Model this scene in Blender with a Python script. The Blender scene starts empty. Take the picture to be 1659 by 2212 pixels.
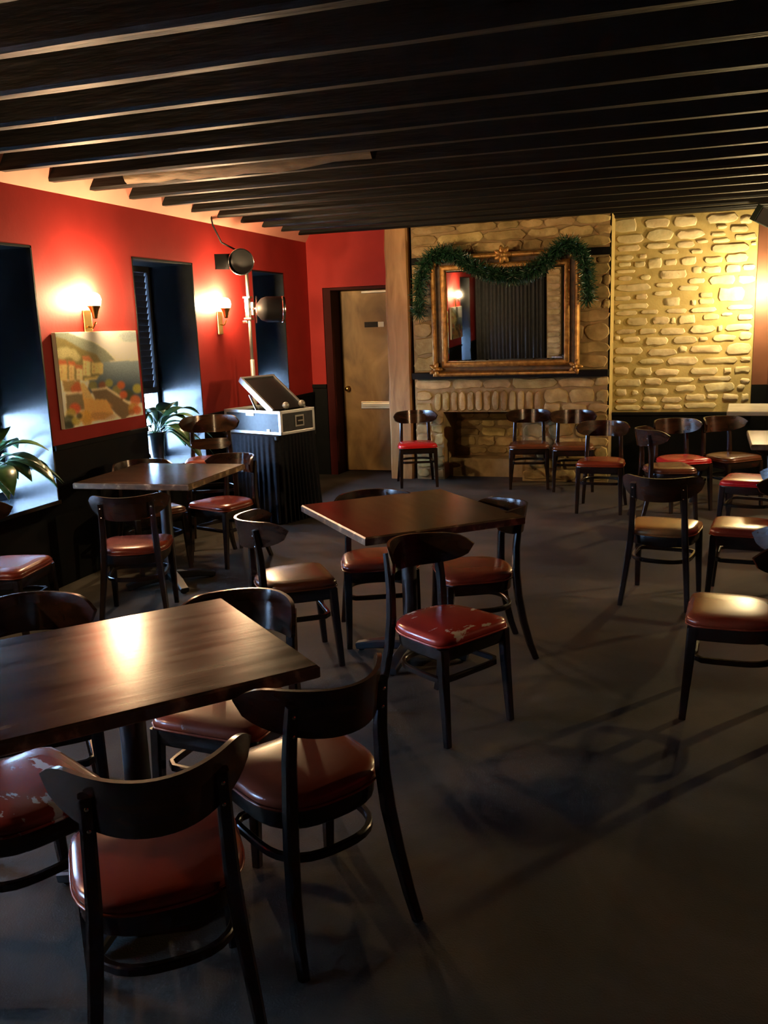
import bpy, bmesh, math, random
import numpy as np
from mathutils import Vector, Matrix
S = bpy.context.scene
C = S.collection
R = random.Random(7)
PI = math.pi

# ---------------------------------------------------------------- camera, sky, exposure
yaw, pitch, roll = 0.31729796, 0.205586168, -0.0355692713
_f = Vector((-math.sin(yaw)*math.cos(pitch), math.cos(yaw)*math.cos(pitch), -math.sin(pitch)))
_r0 = Vector((math.cos(yaw), math.sin(yaw), 0)); _u0 = _r0.cross(_f)
_r = math.cos(roll)*_r0 + math.sin(roll)*_u0
_u = -math.sin(roll)*_r0 + math.cos(roll)*_u0
cam = bpy.data.cameras.new('camera'); camo = bpy.data.objects.new('camera', cam); C.objects.link(camo)
m = Matrix((( _r.x, _u.x, -_f.x, 0), (_r.y, _u.y, -_f.y, 0), (_r.z, _u.z, -_f.z, 1.66), (0, 0, 0, 1)))
camo.matrix_world = m
cam.sensor_fit = 'HORIZONTAL'; cam.sensor_width = 36.0; cam.lens = 1922.13/1659*36.0
cam.clip_start = 0.05; cam.clip_end = 100
S.camera = camo
S.view_settings.view_transform = 'Standard'; S.view_settings.look = 'None'
S.view_settings.gamma = 1.0; S.view_settings.use_curve_mapping = False
S.view_settings.exposure = 0.0
SKY = 100.0            # overcast daylight outside the left-hand windows
LAMP = 1450.0          # emission strength of a sconce globe
w = bpy.data.worlds.new('daylight'); S.world = w; w.use_nodes = True
bgn = w.node_tree.nodes['Background']; bgn.inputs[0].default_value = (0.42, 0.64, 1.0, 1); bgn.inputs[1].default_value = SKY

# ---------------------------------------------------------------- materials
def mat(name, col, rough=0.5, metal=0.0, spec=0.5, emit=None, estr=0.0, coat=0.0):
    M = bpy.data.materials.new(name); M.use_nodes = True
    b = M.node_tree.nodes['Principled BSDF']
    b.inputs['Base Color'].default_value = (*col, 1); b.inputs['Roughness'].default_value = rough
    b.inputs['Metallic'].default_value = metal; b.inputs['Specular IOR Level'].default_value = spec
    b.inputs['Coat Weight'].default_value = coat
    if emit:
        b.inputs['Emission Color'].default_value = (*emit, 1); b.inputs['Emission Strength'].default_value = estr
    return M
def nodes(M): return M.node_tree.nodes, M.node_tree.links, M.node_tree.nodes['Principled BSDF']
def noise_mat(name, stops, scale=5.0, detail=4.0, rough=0.6, stretch=(1, 1, 1), bump=0.0, bscale=None, bdist=0.01, spec=0.5,
              obj_random=0.0, rough_var=0.0, dist=0.0):
    """colour ramp over a noise in object space, with optional bump, roughness variation and per-object tint"""
    M = mat(name, stops[0][1], rough, spec=spec); N, L, b = nodes(M)
    tc = N.new('ShaderNodeTexCoord'); mp = N.new('ShaderNodeMapping'); mp.inputs['Scale'].default_value = stretch
    L.new(tc.outputs['Object'], mp.inputs[0])
    n = N.new('ShaderNodeTexNoise'); n.inputs['Scale'].default_value = scale; n.inputs['Detail'].default_value = detail
    n.inputs['Distortion'].default_value = dist
    src = mp.outputs[0]
    if obj_random:
        oi = N.new('ShaderNodeObjectInfo'); ad = N.new('ShaderNodeVectorMath'); ad.operation = 'ADD'
        cm = N.new('ShaderNodeCombineXYZ'); mu = N.new('ShaderNodeMath'); mu.operation = 'MULTIPLY'; mu.inputs[1].default_value = 37.0
        L.new(oi.outputs['Random'], mu.inputs[0])
        for i in range(3): L.new(mu.outputs[0], cm.inputs[i])
        L.new(src, ad.inputs[0]); L.new(cm.outputs[0], ad.inputs[1]); src = ad.outputs[0]
    L.new(src, n.inputs['Vector'])
    cr = N.new('ShaderNodeValToRGB'); e = cr.color_ramp.elements
    e[0].position, e[0].color = stops[0][0], (*stops[0][1], 1); e[1].position, e[1].color = stops[-1][0], (*stops[-1][1], 1)
    for p, c in stops[1:-1]:
        x = e.new(p); x.color = (*c, 1)
    L.new(n.outputs['Fac'], cr.inputs[0])
    out = cr.outputs[0]
    if obj_random:
        hs = N.new('ShaderNodeHueSaturation'); mr = N.new('ShaderNodeMapRange')
        mr.inputs['To Min'].default_value = 1-obj_random; mr.inputs['To Max'].default_value = 1+obj_random
        L.new(oi.outputs['Random'], mr.inputs[0]); L.new(mr.outputs[0], hs.inputs['Value'])
        m2 = N.new('ShaderNodeMath'); m2.operation = 'MULTIPLY'; m2.inputs[1].default_value = 7.31
        f2 = N.new('ShaderNodeMath'); f2.operation = 'FRACT'; L.new(oi.outputs['Random'], m2.inputs[0]); L.new(m2.outputs[0], f2.inputs[0])
        mr2 = N.new('ShaderNodeMapRange'); mr2.inputs['To Min'].default_value = 0.485; mr2.inputs['To Max'].default_value = 0.505
        L.new(f2.outputs[0], mr2.inputs[0]); L.new(mr2.outputs[0], hs.inputs['Hue'])
        L.new(out, hs.inputs['Color']); out = hs.outputs[0]
    L.new(out, b.inputs['Base Color'])
    if rough_var:
        mr = N.new('ShaderNodeMapRange'); mr.inputs['To Min'].default_value = rough-rough_var; mr.inputs['To Max'].default_value = rough+rough_var
        L.new(n.outputs['Fac'], mr.inputs[0]); L.new(mr.outputs[0], b.inputs['Roughness'])
    if bump:
        n2 = N.new('ShaderNodeTexNoise'); n2.inputs['Scale'].default_value = bscale or scale*3; n2.inputs['Detail'].default_value = 5
        L.new(src, n2.inputs['Vector'])
        bp = N.new('ShaderNodeBump'); bp.inputs['Strength'].default_value = bump; bp.inputs['Distance'].default_value = bdist
        L.new(n2.outputs['Fac'], bp.inputs['Height']); L.new(bp.outputs[0], b.inputs['Normal'])
    return M
def seat_mat(name, col, col2, worn=0.0, seed=0.0, wc=(0.55, 0.48, 0.43)):
    """old vinyl: two tones, and where worn > 0 pale scuffed patches where the skin has gone"""
    M = mat(name, col, 0.27, spec=0.55); N, L, b = nodes(M)
    tc = N.new('ShaderNodeTexCoord'); mp = N.new('ShaderNodeMapping'); mp.inputs['Location'].default_value = (seed, seed*1.7, 0)
    L.new(tc.outputs['Object'], mp.inputs[0])
    n = N.new('ShaderNodeTexNoise'); n.inputs['Scale'].default_value = 7; n.inputs['Detail'].default_value = 4; L.new(mp.outputs[0], n.inputs['Vector'])
    mx = N.new('ShaderNodeMix'); mx.data_type = 'RGBA'; mx.inputs[6].default_value = (*col, 1); mx.inputs[7].default_value = (*col2, 1)
    L.new(n.outputs['Fac'], mx.inputs[0])
    out = mx.outputs[2]
    if worn:
        n3 = N.new('ShaderNodeTexNoise'); n3.inputs['Scale'].default_value = 6.5; n3.inputs['Detail'].default_value = 7; n3.inputs['Roughness'].default_value = 0.62
        mp2 = N.new('ShaderNodeMapping'); mp2.inputs['Location'].default_value = (seed*3+1, seed, 2); mp2.inputs['Scale'].default_value = (1, 2.0, 1)
        L.new(tc.outputs['Object'], mp2.inputs[0]); L.new(mp2.outputs[0], n3.inputs['Vector'])
        cr = N.new('ShaderNodeValToRGB'); cr.color_ramp.elements[0].position = 0.66-worn; cr.color_ramp.elements[1].position = 0.68-worn
        L.new(n3.outputs['Fac'], cr.inputs[0])
        m2 = N.new('ShaderNodeMix'); m2.data_type = 'RGBA'; m2.inputs[7].default_value = (*wc, 1)
        L.new(cr.outputs[0], m2.inputs[0]); L.new(out, m2.inputs[6]); out = m2.outputs[2]
        mr = N.new('ShaderNodeMapRange'); mr.inputs['To Min'].default_value = 0.27; mr.inputs['To Max'].default_value = 0.75
        L.new(cr.outputs[0], mr.inputs[0]); L.new(mr.outputs[0], b.inputs['Roughness'])
    L.new(out, b.inputs['Base Color'])
    return M

RED = noise_mat('red_wall_paint', [(0.3, (0.31, 0.021, 0.018)), (0.7, (0.38, 0.028, 0.024))], 3.0, 5, 0.6, bump=0.15, bscale=40, bdist=0.004, spec=0.15)
BLACKP = noise_mat('black_gloss_paint', [(0.3, (0.003, 0.0033, 0.0034)), (0.7, (0.0055, 0.006, 0.0062))], 6, 4, 0.6, spec=0.10)
JAMB = noise_mat('black_jamb_paint', [(0.3, (0.006, 0.007, 0.009)), (0.7, (0.010, 0.012, 0.014))], 4, 4, 0.24, rough_var=0.04, spec=0.6)
SLATM = mat('shutter_paint', (0.02, 0.022, 0.026), 0.38)
FLOOR = noise_mat('worn_carpet', [(0.28, (0.014, 0.012, 0.010)), (0.5, (0.036, 0.029, 0.021)), (0.72, (0.080, 0.061, 0.043))], 1.3, 8, 0.8,
                  bump=0.35, bscale=160, bdist=0.004, spec=0.3, dist=0.5)
BEAMM = noise_mat('dark_beam_stain', [(0.3, (0.0022, 0.0020, 0.0016)), (0.7, (0.006, 0.0054, 0.0042))], 3, 6, 0.55, stretch=(0.25, 2, 2), bump=0.5, bscale=14, bdist=0.012, spec=0.16)
ROUGHB = noise_mat('bare_beam_wood', [(0.3, (0.05, 0.035, 0.02)), (0.7, (0.17, 0.115, 0.06))], 5, 7, 0.7, stretch=(0.5, 2, 2), bump=0.8, bscale=10, bdist=0.02)
MORTAR = noise_mat('sand_mortar', [(0.3, (0.32, 0.245, 0.09)), (0.7, (0.43, 0.335, 0.135))], 9, 6, 0.9, bump=0.5, bscale=60, bdist=0.006, spec=0.2)
STONE = noise_mat('pale_limestone', [(0.25, (0.42, 0.34, 0.18)), (0.55, (0.56, 0.48, 0.28)), (0.8, (0.66, 0.59, 0.40))], 9, 6, 0.85, bump=0.5, bscale=35, bdist=0.008, spec=0.25, obj_random=0.16)
MORTAR2 = noise_mat('dark_chimney_mortar', [(0.3, (0.20, 0.135, 0.062)), (0.7, (0.33, 0.23, 0.11))], 7, 6, 0.9, bump=0.5, bscale=50, bdist=0.008, spec=0.2)
STONE2 = noise_mat('brown_chimney_stone', [(0.25, (0.20, 0.142, 0.055)), (0.5, (0.36, 0.265, 0.105)), (0.8, (0.56, 0.43, 0.20))], 7, 7, 0.85, bump=0.6, bscale=30, bdist=0.01, spec=0.25, obj_random=0.25)
POSTM = noise_mat('aged_pine', [(0.25, (0.18, 0.083, 0.026)), (0.5, (0.36, 0.18, 0.056)), (0.75, (0.50, 0.28, 0.095))], 3.0, 6, 0.6, stretch=(3, 3, 0.5), bump=0.3, bscale=12, bdist=0.006, dist=1.2)
DOORM = noise_mat('stained_door', [(0.25, (0.09, 0.048, 0.015)), (0.5, (0.30, 0.175, 0.058)), (0.75, (0.50, 0.32, 0.12))], 2.0, 6, 0.5, stretch=(1.6, 1.6, 0.9), spec=0.4, dist=0.8)
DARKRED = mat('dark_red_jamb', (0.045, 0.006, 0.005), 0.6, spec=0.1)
WOOD = noise_mat('ebonised_beech', [(0.3, (0.0085, 0.005, 0.0035)), (0.7, (0.022, 0.012, 0.007))], 4, 5, 0.25, stretch=(1, 1, 1), spec=0.5, rough_var=0.05)
PLATE = noise_mat('dark_walnut_ply', [(0.3, (0.012, 0.006, 0.004)), (0.7, (0.045, 0.020, 0.010))], 3, 6, 0.22, stretch=(1, 3, 6), spec=0.5, dist=0.6, rough_var=0.04)
BRASS = mat('brass', (0.75, 0.52, 0.20), 0.28, 1.0)
CHROME = mat('chrome', (0.8, 0.8, 0.82), 0.15, 1.0)
ALU = mat('aluminium_edge', (0.78, 0.80, 0.83), 0.32, 0.9)
GREYM = mat('grey_paint_metal', (0.35, 0.34, 0.31), 0.4, 0.3)
BLACK = mat('matt_black', (0.010, 0.010, 0.011), 0.5, spec=0.15)
CASEP = noise_mat('case_laminate', [(0.3, (0.022, 0.026, 0.032)), (0.7, (0.036, 0.042, 0.05))], 30, 3, 0.38, spec=0.3)
CLOTH = noise_mat('black_skirt_cloth', [(0.3, (0.005, 0.0055, 0.008)), (0.7, (0.009, 0.010, 0.013))], 40, 3, 0.8, spec=0.08)
CURT = noise_mat('grey_drape', [(0.3, (0.015, 0.015, 0.016)), (0.7, (0.028, 0.028, 0.029))], 12, 3, 0.85)
GILT = noise_mat('worn_gilt', [(0.25, (0.16, 0.07, 0.018)), (0.55, (0.46, 0.24, 0.06)), (0.8, (0.62, 0.38, 0.13))], 22, 6, 0.42, bump=0.6, bscale=70, bdist=0.006, spec=0.6)
nodes(GILT)[2].inputs['Metallic'].default_value = 0.55
GILTD = noise_mat('dark_gilt_cove', [(0.3, (0.03, 0.016, 0.006)), (0.7, (0.11, 0.055, 0.017))], 18, 5, 0.5, spec=0.5)
MIRROR = mat('mirror_silver', (0.86, 0.88, 0.88), 0.015, 1.0)
GLASS = bpy.data.materials.new('window_glass'); GLASS.use_nodes = True
_n, _l = GLASS.node_tree.nodes, GLASS.node_tree.links
_n.remove(_n['Principled BSDF'])
_t = _n.new('ShaderNodeBsdfTransparent'); _t.inputs[0].default_value = (0.92, 0.95, 0.96, 1); _g = _n.new('ShaderNodeBsdfGlossy'); _g.inputs['Roughness'].default_value = 0.02
_mx = _n.new('ShaderNodeMixShader'); _mx.inputs[0].default_value = 0.06
_l.new(_t.outputs[0], _mx.inputs[1]); _l.new(_g.outputs[0], _mx.inputs[2]); _l.new(_mx.outputs[0], _n['Material Output'].inputs[0])
GLOBE3 = mat('lit_globe_by_stone', (1, 0.95, 0.85), 0.4, emit=(1.0, 0.77, 0.39), estr=LAMP*0.6)
GLOBE4 = mat('lit_dim_globe', (1, 0.95, 0.85), 0.4, emit=(1.0, 0.70, 0.36), estr=LAMP*0.8)
GLOBE2 = mat('lit_clear_globe', (1, 0.95, 0.85), 0.4, emit=(1.0, 0.77, 0.38), estr=LAMP*2.2)
GLOBE = mat('lit_frosted_globe', (1, 0.95, 0.85), 0.4, emit=(1.0, 0.70, 0.36), estr=LAMP)
LEAF = noise_mat('glossy_leaf', [(0.3, (0.015, 0.055, 0.018)), (0.7, (0.06, 0.15, 0.05))], 14, 3, 0.3, obj_random=0.3)
POT = mat('dark_glazed_pot', (0.03, 0.032, 0.036), 0.15)
SOIL = mat('soil', (0.02, 0.014, 0.01), 0.9)
NEEDLE = noise_mat('garland_foil', [(0.3, (0.006, 0.030, 0.014)), (0.6, (0.02, 0.075, 0.035)), (0.85, (0.12, 0.20, 0.10))], 30, 3, 0.35)
CANVAS = mat('canvas_edge', (0.55, 0.47, 0.33), 0.8)
TTOP = noise_mat('dark_table_veneer', [(0.35, (0.008, 0.006, 0.004)), (0.5, (0.020, 0.014, 0.008)), (0.68, (0.050, 0.035, 0.018))], 3.0, 5, 0.21, stretch=(7, 0.9, 1), bump=0.10, bscale=9, bdist=0.0015, spec=0.12, dist=0.15, rough_var=0.08)
TTOP2 = noise_mat('smooth_table_veneer', [(0.3, (0.022, 0.010, 0.006)), (0.7, (0.05, 0.024, 0.012))], 2.2, 7, 0.2, stretch=(1, 8, 1), bump=0.04, bscale=14, bdist=0.002, spec=0.45, dist=0.4, rough_var=0.05)
TEDGE = noise_mat('worn_table_edge', [(0.3, (0.06, 0.036, 0.020)), (0.55, (0.15, 0.09, 0.045)), (0.68, (0.5, 0.35, 0.2))], 16, 6, 0.4)
PALE = noise_mat('pale_reflection_top', [(0.3, (0.50, 0.46, 0.38)), (0.7, (0.60, 0.56, 0.48))], 5, 4, 0.2, spec=0.5)  # pale base colour stands in for the white reflection on the far table
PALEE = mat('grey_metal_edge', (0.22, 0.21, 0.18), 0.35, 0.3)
IRON = noise_mat('black_cast_iron', [(0.3, (0.010, 0.011, 0.013)), (0.7, (0.02, 0.022, 0.026))], 20, 3, 0.35)
SEATS = dict(
    red=seat_mat('oxblood_vinyl', (0.17, 0.026, 0.012), (0.24, 0.042, 0.018)),
    spot=seat_mat('oxblood_vinyl_spotted', (0.18, 0.03, 0.012), (0.25, 0.048, 0.02), worn=-0.045, seed=0.6),
    worn=seat_mat('oxblood_vinyl_worn', (0.30, 0.024, 0.016), (0.38, 0.036, 0.022), worn=0.05, seed=1.3),
    torn=seat_mat('oxblood_vinyl_torn', (0.13, 0.014, 0.010), (0.18, 0.024, 0.014), worn=0.085, seed=3.4, wc=(0.34, 0.37, 0.42)),
    scarlet=seat_mat('scarlet_vinyl', (0.42, 0.010, 0.016), (0.50, 0.016, 0.020)),
    brown=seat_mat('brown_vinyl', (0.085, 0.028, 0.014), (0.13, 0.045, 0.02)),
    tan=seat_mat('tan_vinyl', (0.28, 0.11, 0.025), (0.35, 0.15, 0.04)))

# ---------------------------------------------------------------- mesh helpers
class MB:
    def __init__(s): s.v = []; s.f = []; s.mi = []
    def add(s, vs, fs, mi=0):
        o = len(s.v); s.v += [tuple(x) for x in vs]; s.f += [tuple(i+o for i in f) for f in fs]; s.mi += [mi]*len(fs)
    def box(s, x0, x1, y0, y1, z0, z1, mi=0, M=None):
        vs = [Vector((x, y, z)) for z in (z0, z1) for y in (y0, y1) for x in (x0, x1)]
        if M: vs = [M @ v for v in vs]
        s.add(vs, [(0, 2, 3, 1), (4, 5, 7, 6), (0, 1, 5, 4), (2, 6, 7, 3), (0, 4, 6, 2), (1, 3, 7, 5)], mi)
    def rings(s, rings, cap0=True, cap1=True, mi=0, closed=False):
        n = len(rings[0]); vs = [p for r in rings for p in r]; fs = []
        k = len(rings)
        for i in range(k if closed else k-1):
            a, b = i*n, ((i+1) % k)*n
            for j in range(n):
                fs.append((a+j, a+(j+1) % n, b+(j+1) % n, b+j))
        if not closed:
            if cap0: fs.append(tuple(reversed(range(n))))
            if cap1: fs.append(tuple(range((k-1)*n, k*n)))
        s.add(vs, fs, mi)
    def tube(s, pts, r, n=8, mi=0, closed=False, rect=None, up=Vector((0, 0, 1)), caps=True):
        """sweep a circle (r may be a list) or a rounded rectangle rect=(w,h) along pts"""
        pts = [Vector(p) for p in pts]; k = len(pts); rs = []
        for i, p in enumerate(pts):
            if closed: t = pts[(i+1) % k]-pts[(i-1) % k]
            else: t = pts[min(i+1, k-1)]-pts[max(i-1, 0)]
            t.normalize(); a = t.cross(up)
            if a.length < 1e-4: a = t.cross(Vector((0, 1, 0)))
            a.normalize(); b = a.cross(t)
            ring = []
            if rect:
                q = rect[i] if isinstance(rect, list) else rect
                hw, hh = q[0]/2, q[1]/2; c = min(hw, hh)*0.35
                for x, y in ((hw, hh-c), (hw-c, hh), (-hw+c, hh), (-hw, hh-c), (-hw, -hh+c), (-hw+c, -hh), (hw-c, -hh), (hw, -hh+c)):
                    ring.append(p+a*x+b*y)
            else:
                rr = r[i] if isinstance(r, (list, tuple)) else r
                for j in range(n):
                    an = 2*PI*j/n; ring.append(p+a*math.cos(an)*rr+b*math.sin(an)*rr)
            rs.append(ring)
        s.rings(rs, caps, caps, mi, closed)
    def lathe(s, prof, n=24, M=None, mi=0, a0=0.0, a1=2*PI):
        full = abs(a1-a0-2*PI) < 1e-6; k = n if full else n+1
        rs = []
        for r, z in prof:
            ring = [Vector((r*math.cos(a0+(a1-a0)*j/n), r*math.sin(a0+(a1-a0)*j/n), z)) for j in range(k)]
            rs.append([M @ p for p in ring] if M else ring)
        vs = [p for r in rs for p in r]; fs = []
        for i in range(len(rs)-1):
            for j in range(k if full else k-1):
                fs.append((i*k+j, i*k+(j+1) % k, (i+1)*k+(j+1) % k, (i+1)*k+j))
        s.add(vs, fs, mi)
    def build(s, name, mats, parent=None, smooth=False, loc=None, bevel=0.0):
        me = bpy.data.meshes.new(name); me.from_pydata(s.v, [], s.f)
        mats = mats if isinstance(mats, list) else [mats]
        for q in mats: me.materials.append(q)
        if len(mats) > 1: me.polygons.foreach_set('material_index', s.mi)
        bm = bmesh.new(); bm.from_mesh(me); bmesh.ops.recalc_face_normals(bm, faces=bm.faces)
        if bevel:
            ed = [e for e in bm.edges if len(e.link_faces) == 2 and e.calc_face_angle() > 0.6]
            bmesh.ops.bevel(bm, geom=ed, offset=bevel, segments=2, affect='EDGES', profile=0.6)
        bm.to_mesh(me); bm.free()
        if smooth: me.shade_smooth()
        me.update()
        o = bpy.data.objects.new(name, me); C.objects.link(o)
        if parent: o.parent = parent
        if loc: o.location = loc
        return o
def sm(o, ang=0.7):
    """smooth by angle, without operators"""
    me = o.data; me.shade_smooth()
    bm = bmesh.new(); bm.from_mesh(me)
    for e in bm.edges:
        if len(e.link_faces) == 2 and e.calc_face_angle() > ang: e.smooth = False
    bm.to_mesh(me); bm.free(); return o
def tag(o, label=None, cat=None, group=None, kind=None):
    if label: o['label'] = label
    if cat: o['category'] = cat
    if group: o['group'] = group
    if kind: o['kind'] = kind
    return o
def thing(name, loc, rz, label, cat, group=None):
    o = bpy.data.objects.new(name, None); C.objects.link(o); o.empty_display_size = 0.1
    o.location = loc; o.rotation_euler = (0, 0, rz); return tag(o, label, cat, group)
def struct(o): o['kind'] = 'structure'; return o
def sroot(name):
    o = bpy.data.objects.new(name, None); C.objects.link(o); o['kind'] = 'structure'; return o
def dup(o, parent=None):
    c = o.copy(); C.objects.link(c)
    if parent: c.parent = parent; c.matrix_parent_inverse = o.matrix_parent_inverse
    for ch in [x for x in o.children]: dup(ch, c)
    return c

# ---------------------------------------------------------------- the room
XL, YB, YF, YS, ZC = -3.92, 9.5, 9.33, 9.84, 2.65
RAIL = 0.955
b = MB(); b.box(-4.5, 3.0, -1.3, 10.2, -0.12, 0.0); struct(b.build('floor', FLOOR))
b = MB(); b.box(-4.5, 3.0, -1.3, 10.2, ZC+0.20, ZC+0.30); ceil = struct(b.build('ceiling', BEAMM))
# joists: one mesh per beam, slightly wavy undersides
def beam_mesh(y, wdt, h, x0, x1, rough, seed, mats):
    q = random.Random(seed); mb = MB(); rs = []
    n = 14
    for i in range(n+1):
        x = x0+(x1-x0)*i/n; j = [q.uniform(-rough, rough) for _ in range(8)]
        c = wdt*0.18
        sec = [(-wdt/2, h), (-wdt/2, c), (-wdt/2+c, 0), (wdt/2-c, 0), (wdt/2, c), (wdt/2, h)]
        rs.append([Vector((x, y+a+j[k], ZC+z+(abs(j[k+2]) if z < h else 0))) for k, (a, z) in enumerate(sec)])
    mb.rings(rs)
    return mb
for k in range(-9, 16):
    y = 2.88+0.455*k
    if k == 6: y -= 0.02
    o = beam_mesh(y, 0.085, 0.202, -3.905, 2.95, 0.004, 100+k, None).build('beam', BEAMM, ceil)
    sm(o, 0.5)
o = beam_mesh(9.73, 0.16, 0.202, -0.62, 2.95, 0.004, 200, None).build('beam', BEAMM, ceil); sm(o, 0.5)
# the one joist repaired with a rough bare log alongside it
q = random.Random(5); mb = MB(); rs = []
for i in range(15):
    t = i/14; x = -3.56+t*1.75; rad = 0.062*(0.55+0.45*math.sin(PI*min(1, 0.12+t*0.9)))+q.uniform(-.006, .006)
    rs.append([Vector((x, 5.52+rad*0.75*math.cos(a)+q.uniform(-.007, .007), ZC+0.075+rad*1.25*math.sin(a)+q.uniform(-.007, .007))) for a in [2*PI*j/9 for j in range(9)]])
mb.rings(rs); sm(mb.build('rough_beam', ROUGHB, ceil), 0.9)

b = MB(); b.box(-40, XL-0.5, -30, 40, -0.4, -0.3); struct(b.build('floor_outside', mat('pavement', (0.5, 0.5, 0.49), 0.8)))
# left wall: piers, sills and heads around five deep window openings
WIN = [(0.04, 0.95), (2.04, 2.95), (4.02, 4.93), (6.05, 6.96), (8.10, 8.84)]
XO, SILL, HEAD = -4.36, 0.595, 2.24
mb = MB(); e = [-1.2]+[t for wn in WIN for t in wn]+[10.1]
for i in range(0, len(e), 2):
    mb.box(XO, XL, e[i], e[i+1], 0, RAIL, 1); mb.box(XO, XL, e[i], e[i+1], RAIL, 2.60, 0)
for a, c in WIN:
    mb.box(XO, XL, a, c, 0, SILL-0.03, 1); mb.box(XO, XL, a, c, HEAD, 2.60, 0)
wl = struct(mb.build('wall_left', [RED, BLACKP]))
mb = MB(); mb.add([(XL, -1.2, 2.597), (XL, 9.5, 2.597), (XL+0.17, 9.5, ZC+0.21), (XL+0.17, -1.2, ZC+0.21),
                   (XL-0.3, -1.2, 2.597), (XL-0.3, 9.5, 2.597), (XL-0.3, 9.5, ZC+0.21), (XL-0.3, -1.2, ZC+0.21)],
                  [(0, 1, 2, 3), (4, 7, 6, 5), (0, 4, 5, 1), (3, 2, 6, 7), (0, 3, 7, 4), (1, 5, 6, 2)])
struct(mb.build('trim_1', noise_mat('pale_pink_cove_paint', [(0.3, (0.52, 0.20, 0.15)), (0.7, (0.62, 0.27, 0.20))], 2, 4, 0.7, spec=0.2)))                                     # sloping cove between wall head and deck
for n, (a, c) in enumerate([(e[i], e[i+1]) for i in range(0, len(e), 2)]):
    mb = MB(); mb.box(XL-0.002, XL+0.022, a, c if n < 5 else YB, RAIL-0.035, RAIL); o = struct(mb.build('trim_%d' % (10+n), BLACKP, bevel=0.004))
for n, (a, c) in enumerate(WIN):
    wn = sroot('window_%d' % (n+1))
    mb = MB(); mb.box(XO, XL+0.001, c-0.012, c+0.001, SILL-0.03, HEAD); mb.box(XO, XL+0.001, a-0.001, a+0.012, SILL-0.03, HEAD)
    mb.build('jamb', JAMB, wn)
    mb = MB(); mb.box(XO, XL+0.001, a, c, HEAD-0.012, HEAD+0.001); mb.build('window_head', BLACKP, wn)
    mb = MB(); mb.box(XO, XL+0.02, a, c, SILL-0.03, SILL); mb.build('window_sill', JAMB, wn, bevel=0.004)
    mb = MB(); X0, X1 = XO-0.02, XO+0.035
    a1, c1 = a+0.012, c-0.012
    for y0, y1, z0, z1 in ((a1, a1+.05, SILL, HEAD), (c1-.05, c1, SILL, HEAD), (a1+.05, c1-.05, SILL, SILL+.05), (a1+.05, c1-.05, HEAD-.06, HEAD), (a1+.05, c1-.05, 1.16, 1.21)):
        mb.box(X0, X1, y0, y1, z0, z1)
    mb.build('window_frame', SLATM, wn)
    mb = MB(); mb.box(XO-0.006, XO, a1+.05, c1-.05, SILL+.05, 1.16); mb.build('pane', GLASS, wn)
    if n < 3 or True:
        sl = None; z = 1.235
        while z < HEAD-0.05:
            if sl is None:
                mb = MB(); hw = 0.0245
                vs = []
                for y in (a1+.05, c1-.055):
                    for dx, dz in ((-hw*.36, -hw*1.3), (hw*.36, hw*1.3), (hw*.36-.006, hw*1.3+.002), (-hw*.36-.006, -hw*1.3+.002)):
                        vs.append((dx, y, dz))
                mb.add(vs, [(0, 1, 2, 3), (4, 7, 6, 5), (0, 4, 5, 1), (1, 5, 6, 2), (2, 6, 7, 3), (3, 7, 4, 0)])
                sl = mb.build('slat', SLATM, wn); o = sl
            else:
                o = sl.copy(); C.objects.link(o)
            o.location = (XO+0.008, 0, z); z += 0.052
# back wall: red part with the door recess
mb = MB()
mb.box(-4.4, -3.75, YB, 9.95, 0, 1.035, 1); mb.box(-4.4, -3.75, YB, 9.95, 1.035, ZC+0.21, 0); mb.box(-3.75, -2.66, YB, 9.95, 2.10, ZC+0.21, 0)
mb.box(-3.75, -2.62, 9.86, 9.95, 0, 2.10, 1); mb.box(-2.985, -2.66, YB, 9.86, 0, 2.10, 2)
mb.box(XL, -3.75, YB-0.02, YB, 1.0, 1.04, 1)
struct(mb.build('wall_back', [RED, BLACKP, DARKRED]))
dr = sroot('door_1')
mb = MB(); mb.box(-3.745, -3.66, YB+0.005, 9.855, 0, 2.095); mb.box(-3.66, -2.985, YB+0.005, 9.855, 2.07, 2.095); mb.build('door_jamb', DARKRED, dr)
mb = MB(); mb.box(-3.655, -2.99, 9.79, 9.835, 0.01, 2.065); mb.build('door_leaf', DOORM, dr, bevel=0.004)
mb = MB(); mb.tube([(-3.38, 9.77, 2.045), (-3.0, 9.77, 2.045)], 0, rect=(0.035, 0.03)); mb.build('door_closer', GREYM, dr)
mb = MB(); mb.box(-3.365, -3.205, 9.778, 9.789, 1.655, 1.715); mb.build('door_sign', BLACK, dr)
mb = MB(); mb.box(-3.203, -3.135, 9.778, 9.789, 1.655, 1.712); mb.build('door_sign_tab', mat('cream_plate', (0.75, 0.72, 0.6), 0.4), dr)
Mk = Matrix.Translation((-3.595, 9.79, 0.965)) @ Matrix.Rotation(PI/2, 4, 'X')
mb = MB(); mb.lathe([(0.0, 0.062), (0.02, 0.060), (0.029, 0.048), (0.026, 0.034), (0.012, 0.025), (0.012, 0.008), (0.032, 0.006), (0.034, 0.0)], 18, Mk); mb.build('door_knob', BRASS, dr, True)
mb = MB(); mb.box(-3.44, -3.04, 9.77, 9.79, 0.735, 0.815); mb.box(-3.42, -3.06, 9.762, 9.772, 0.755, 0.795); mb.build('push_plate', mat('satin_brass', (0.72, 0.58, 0.33), 0.33, 1.0), dr, bevel=0.003)
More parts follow.
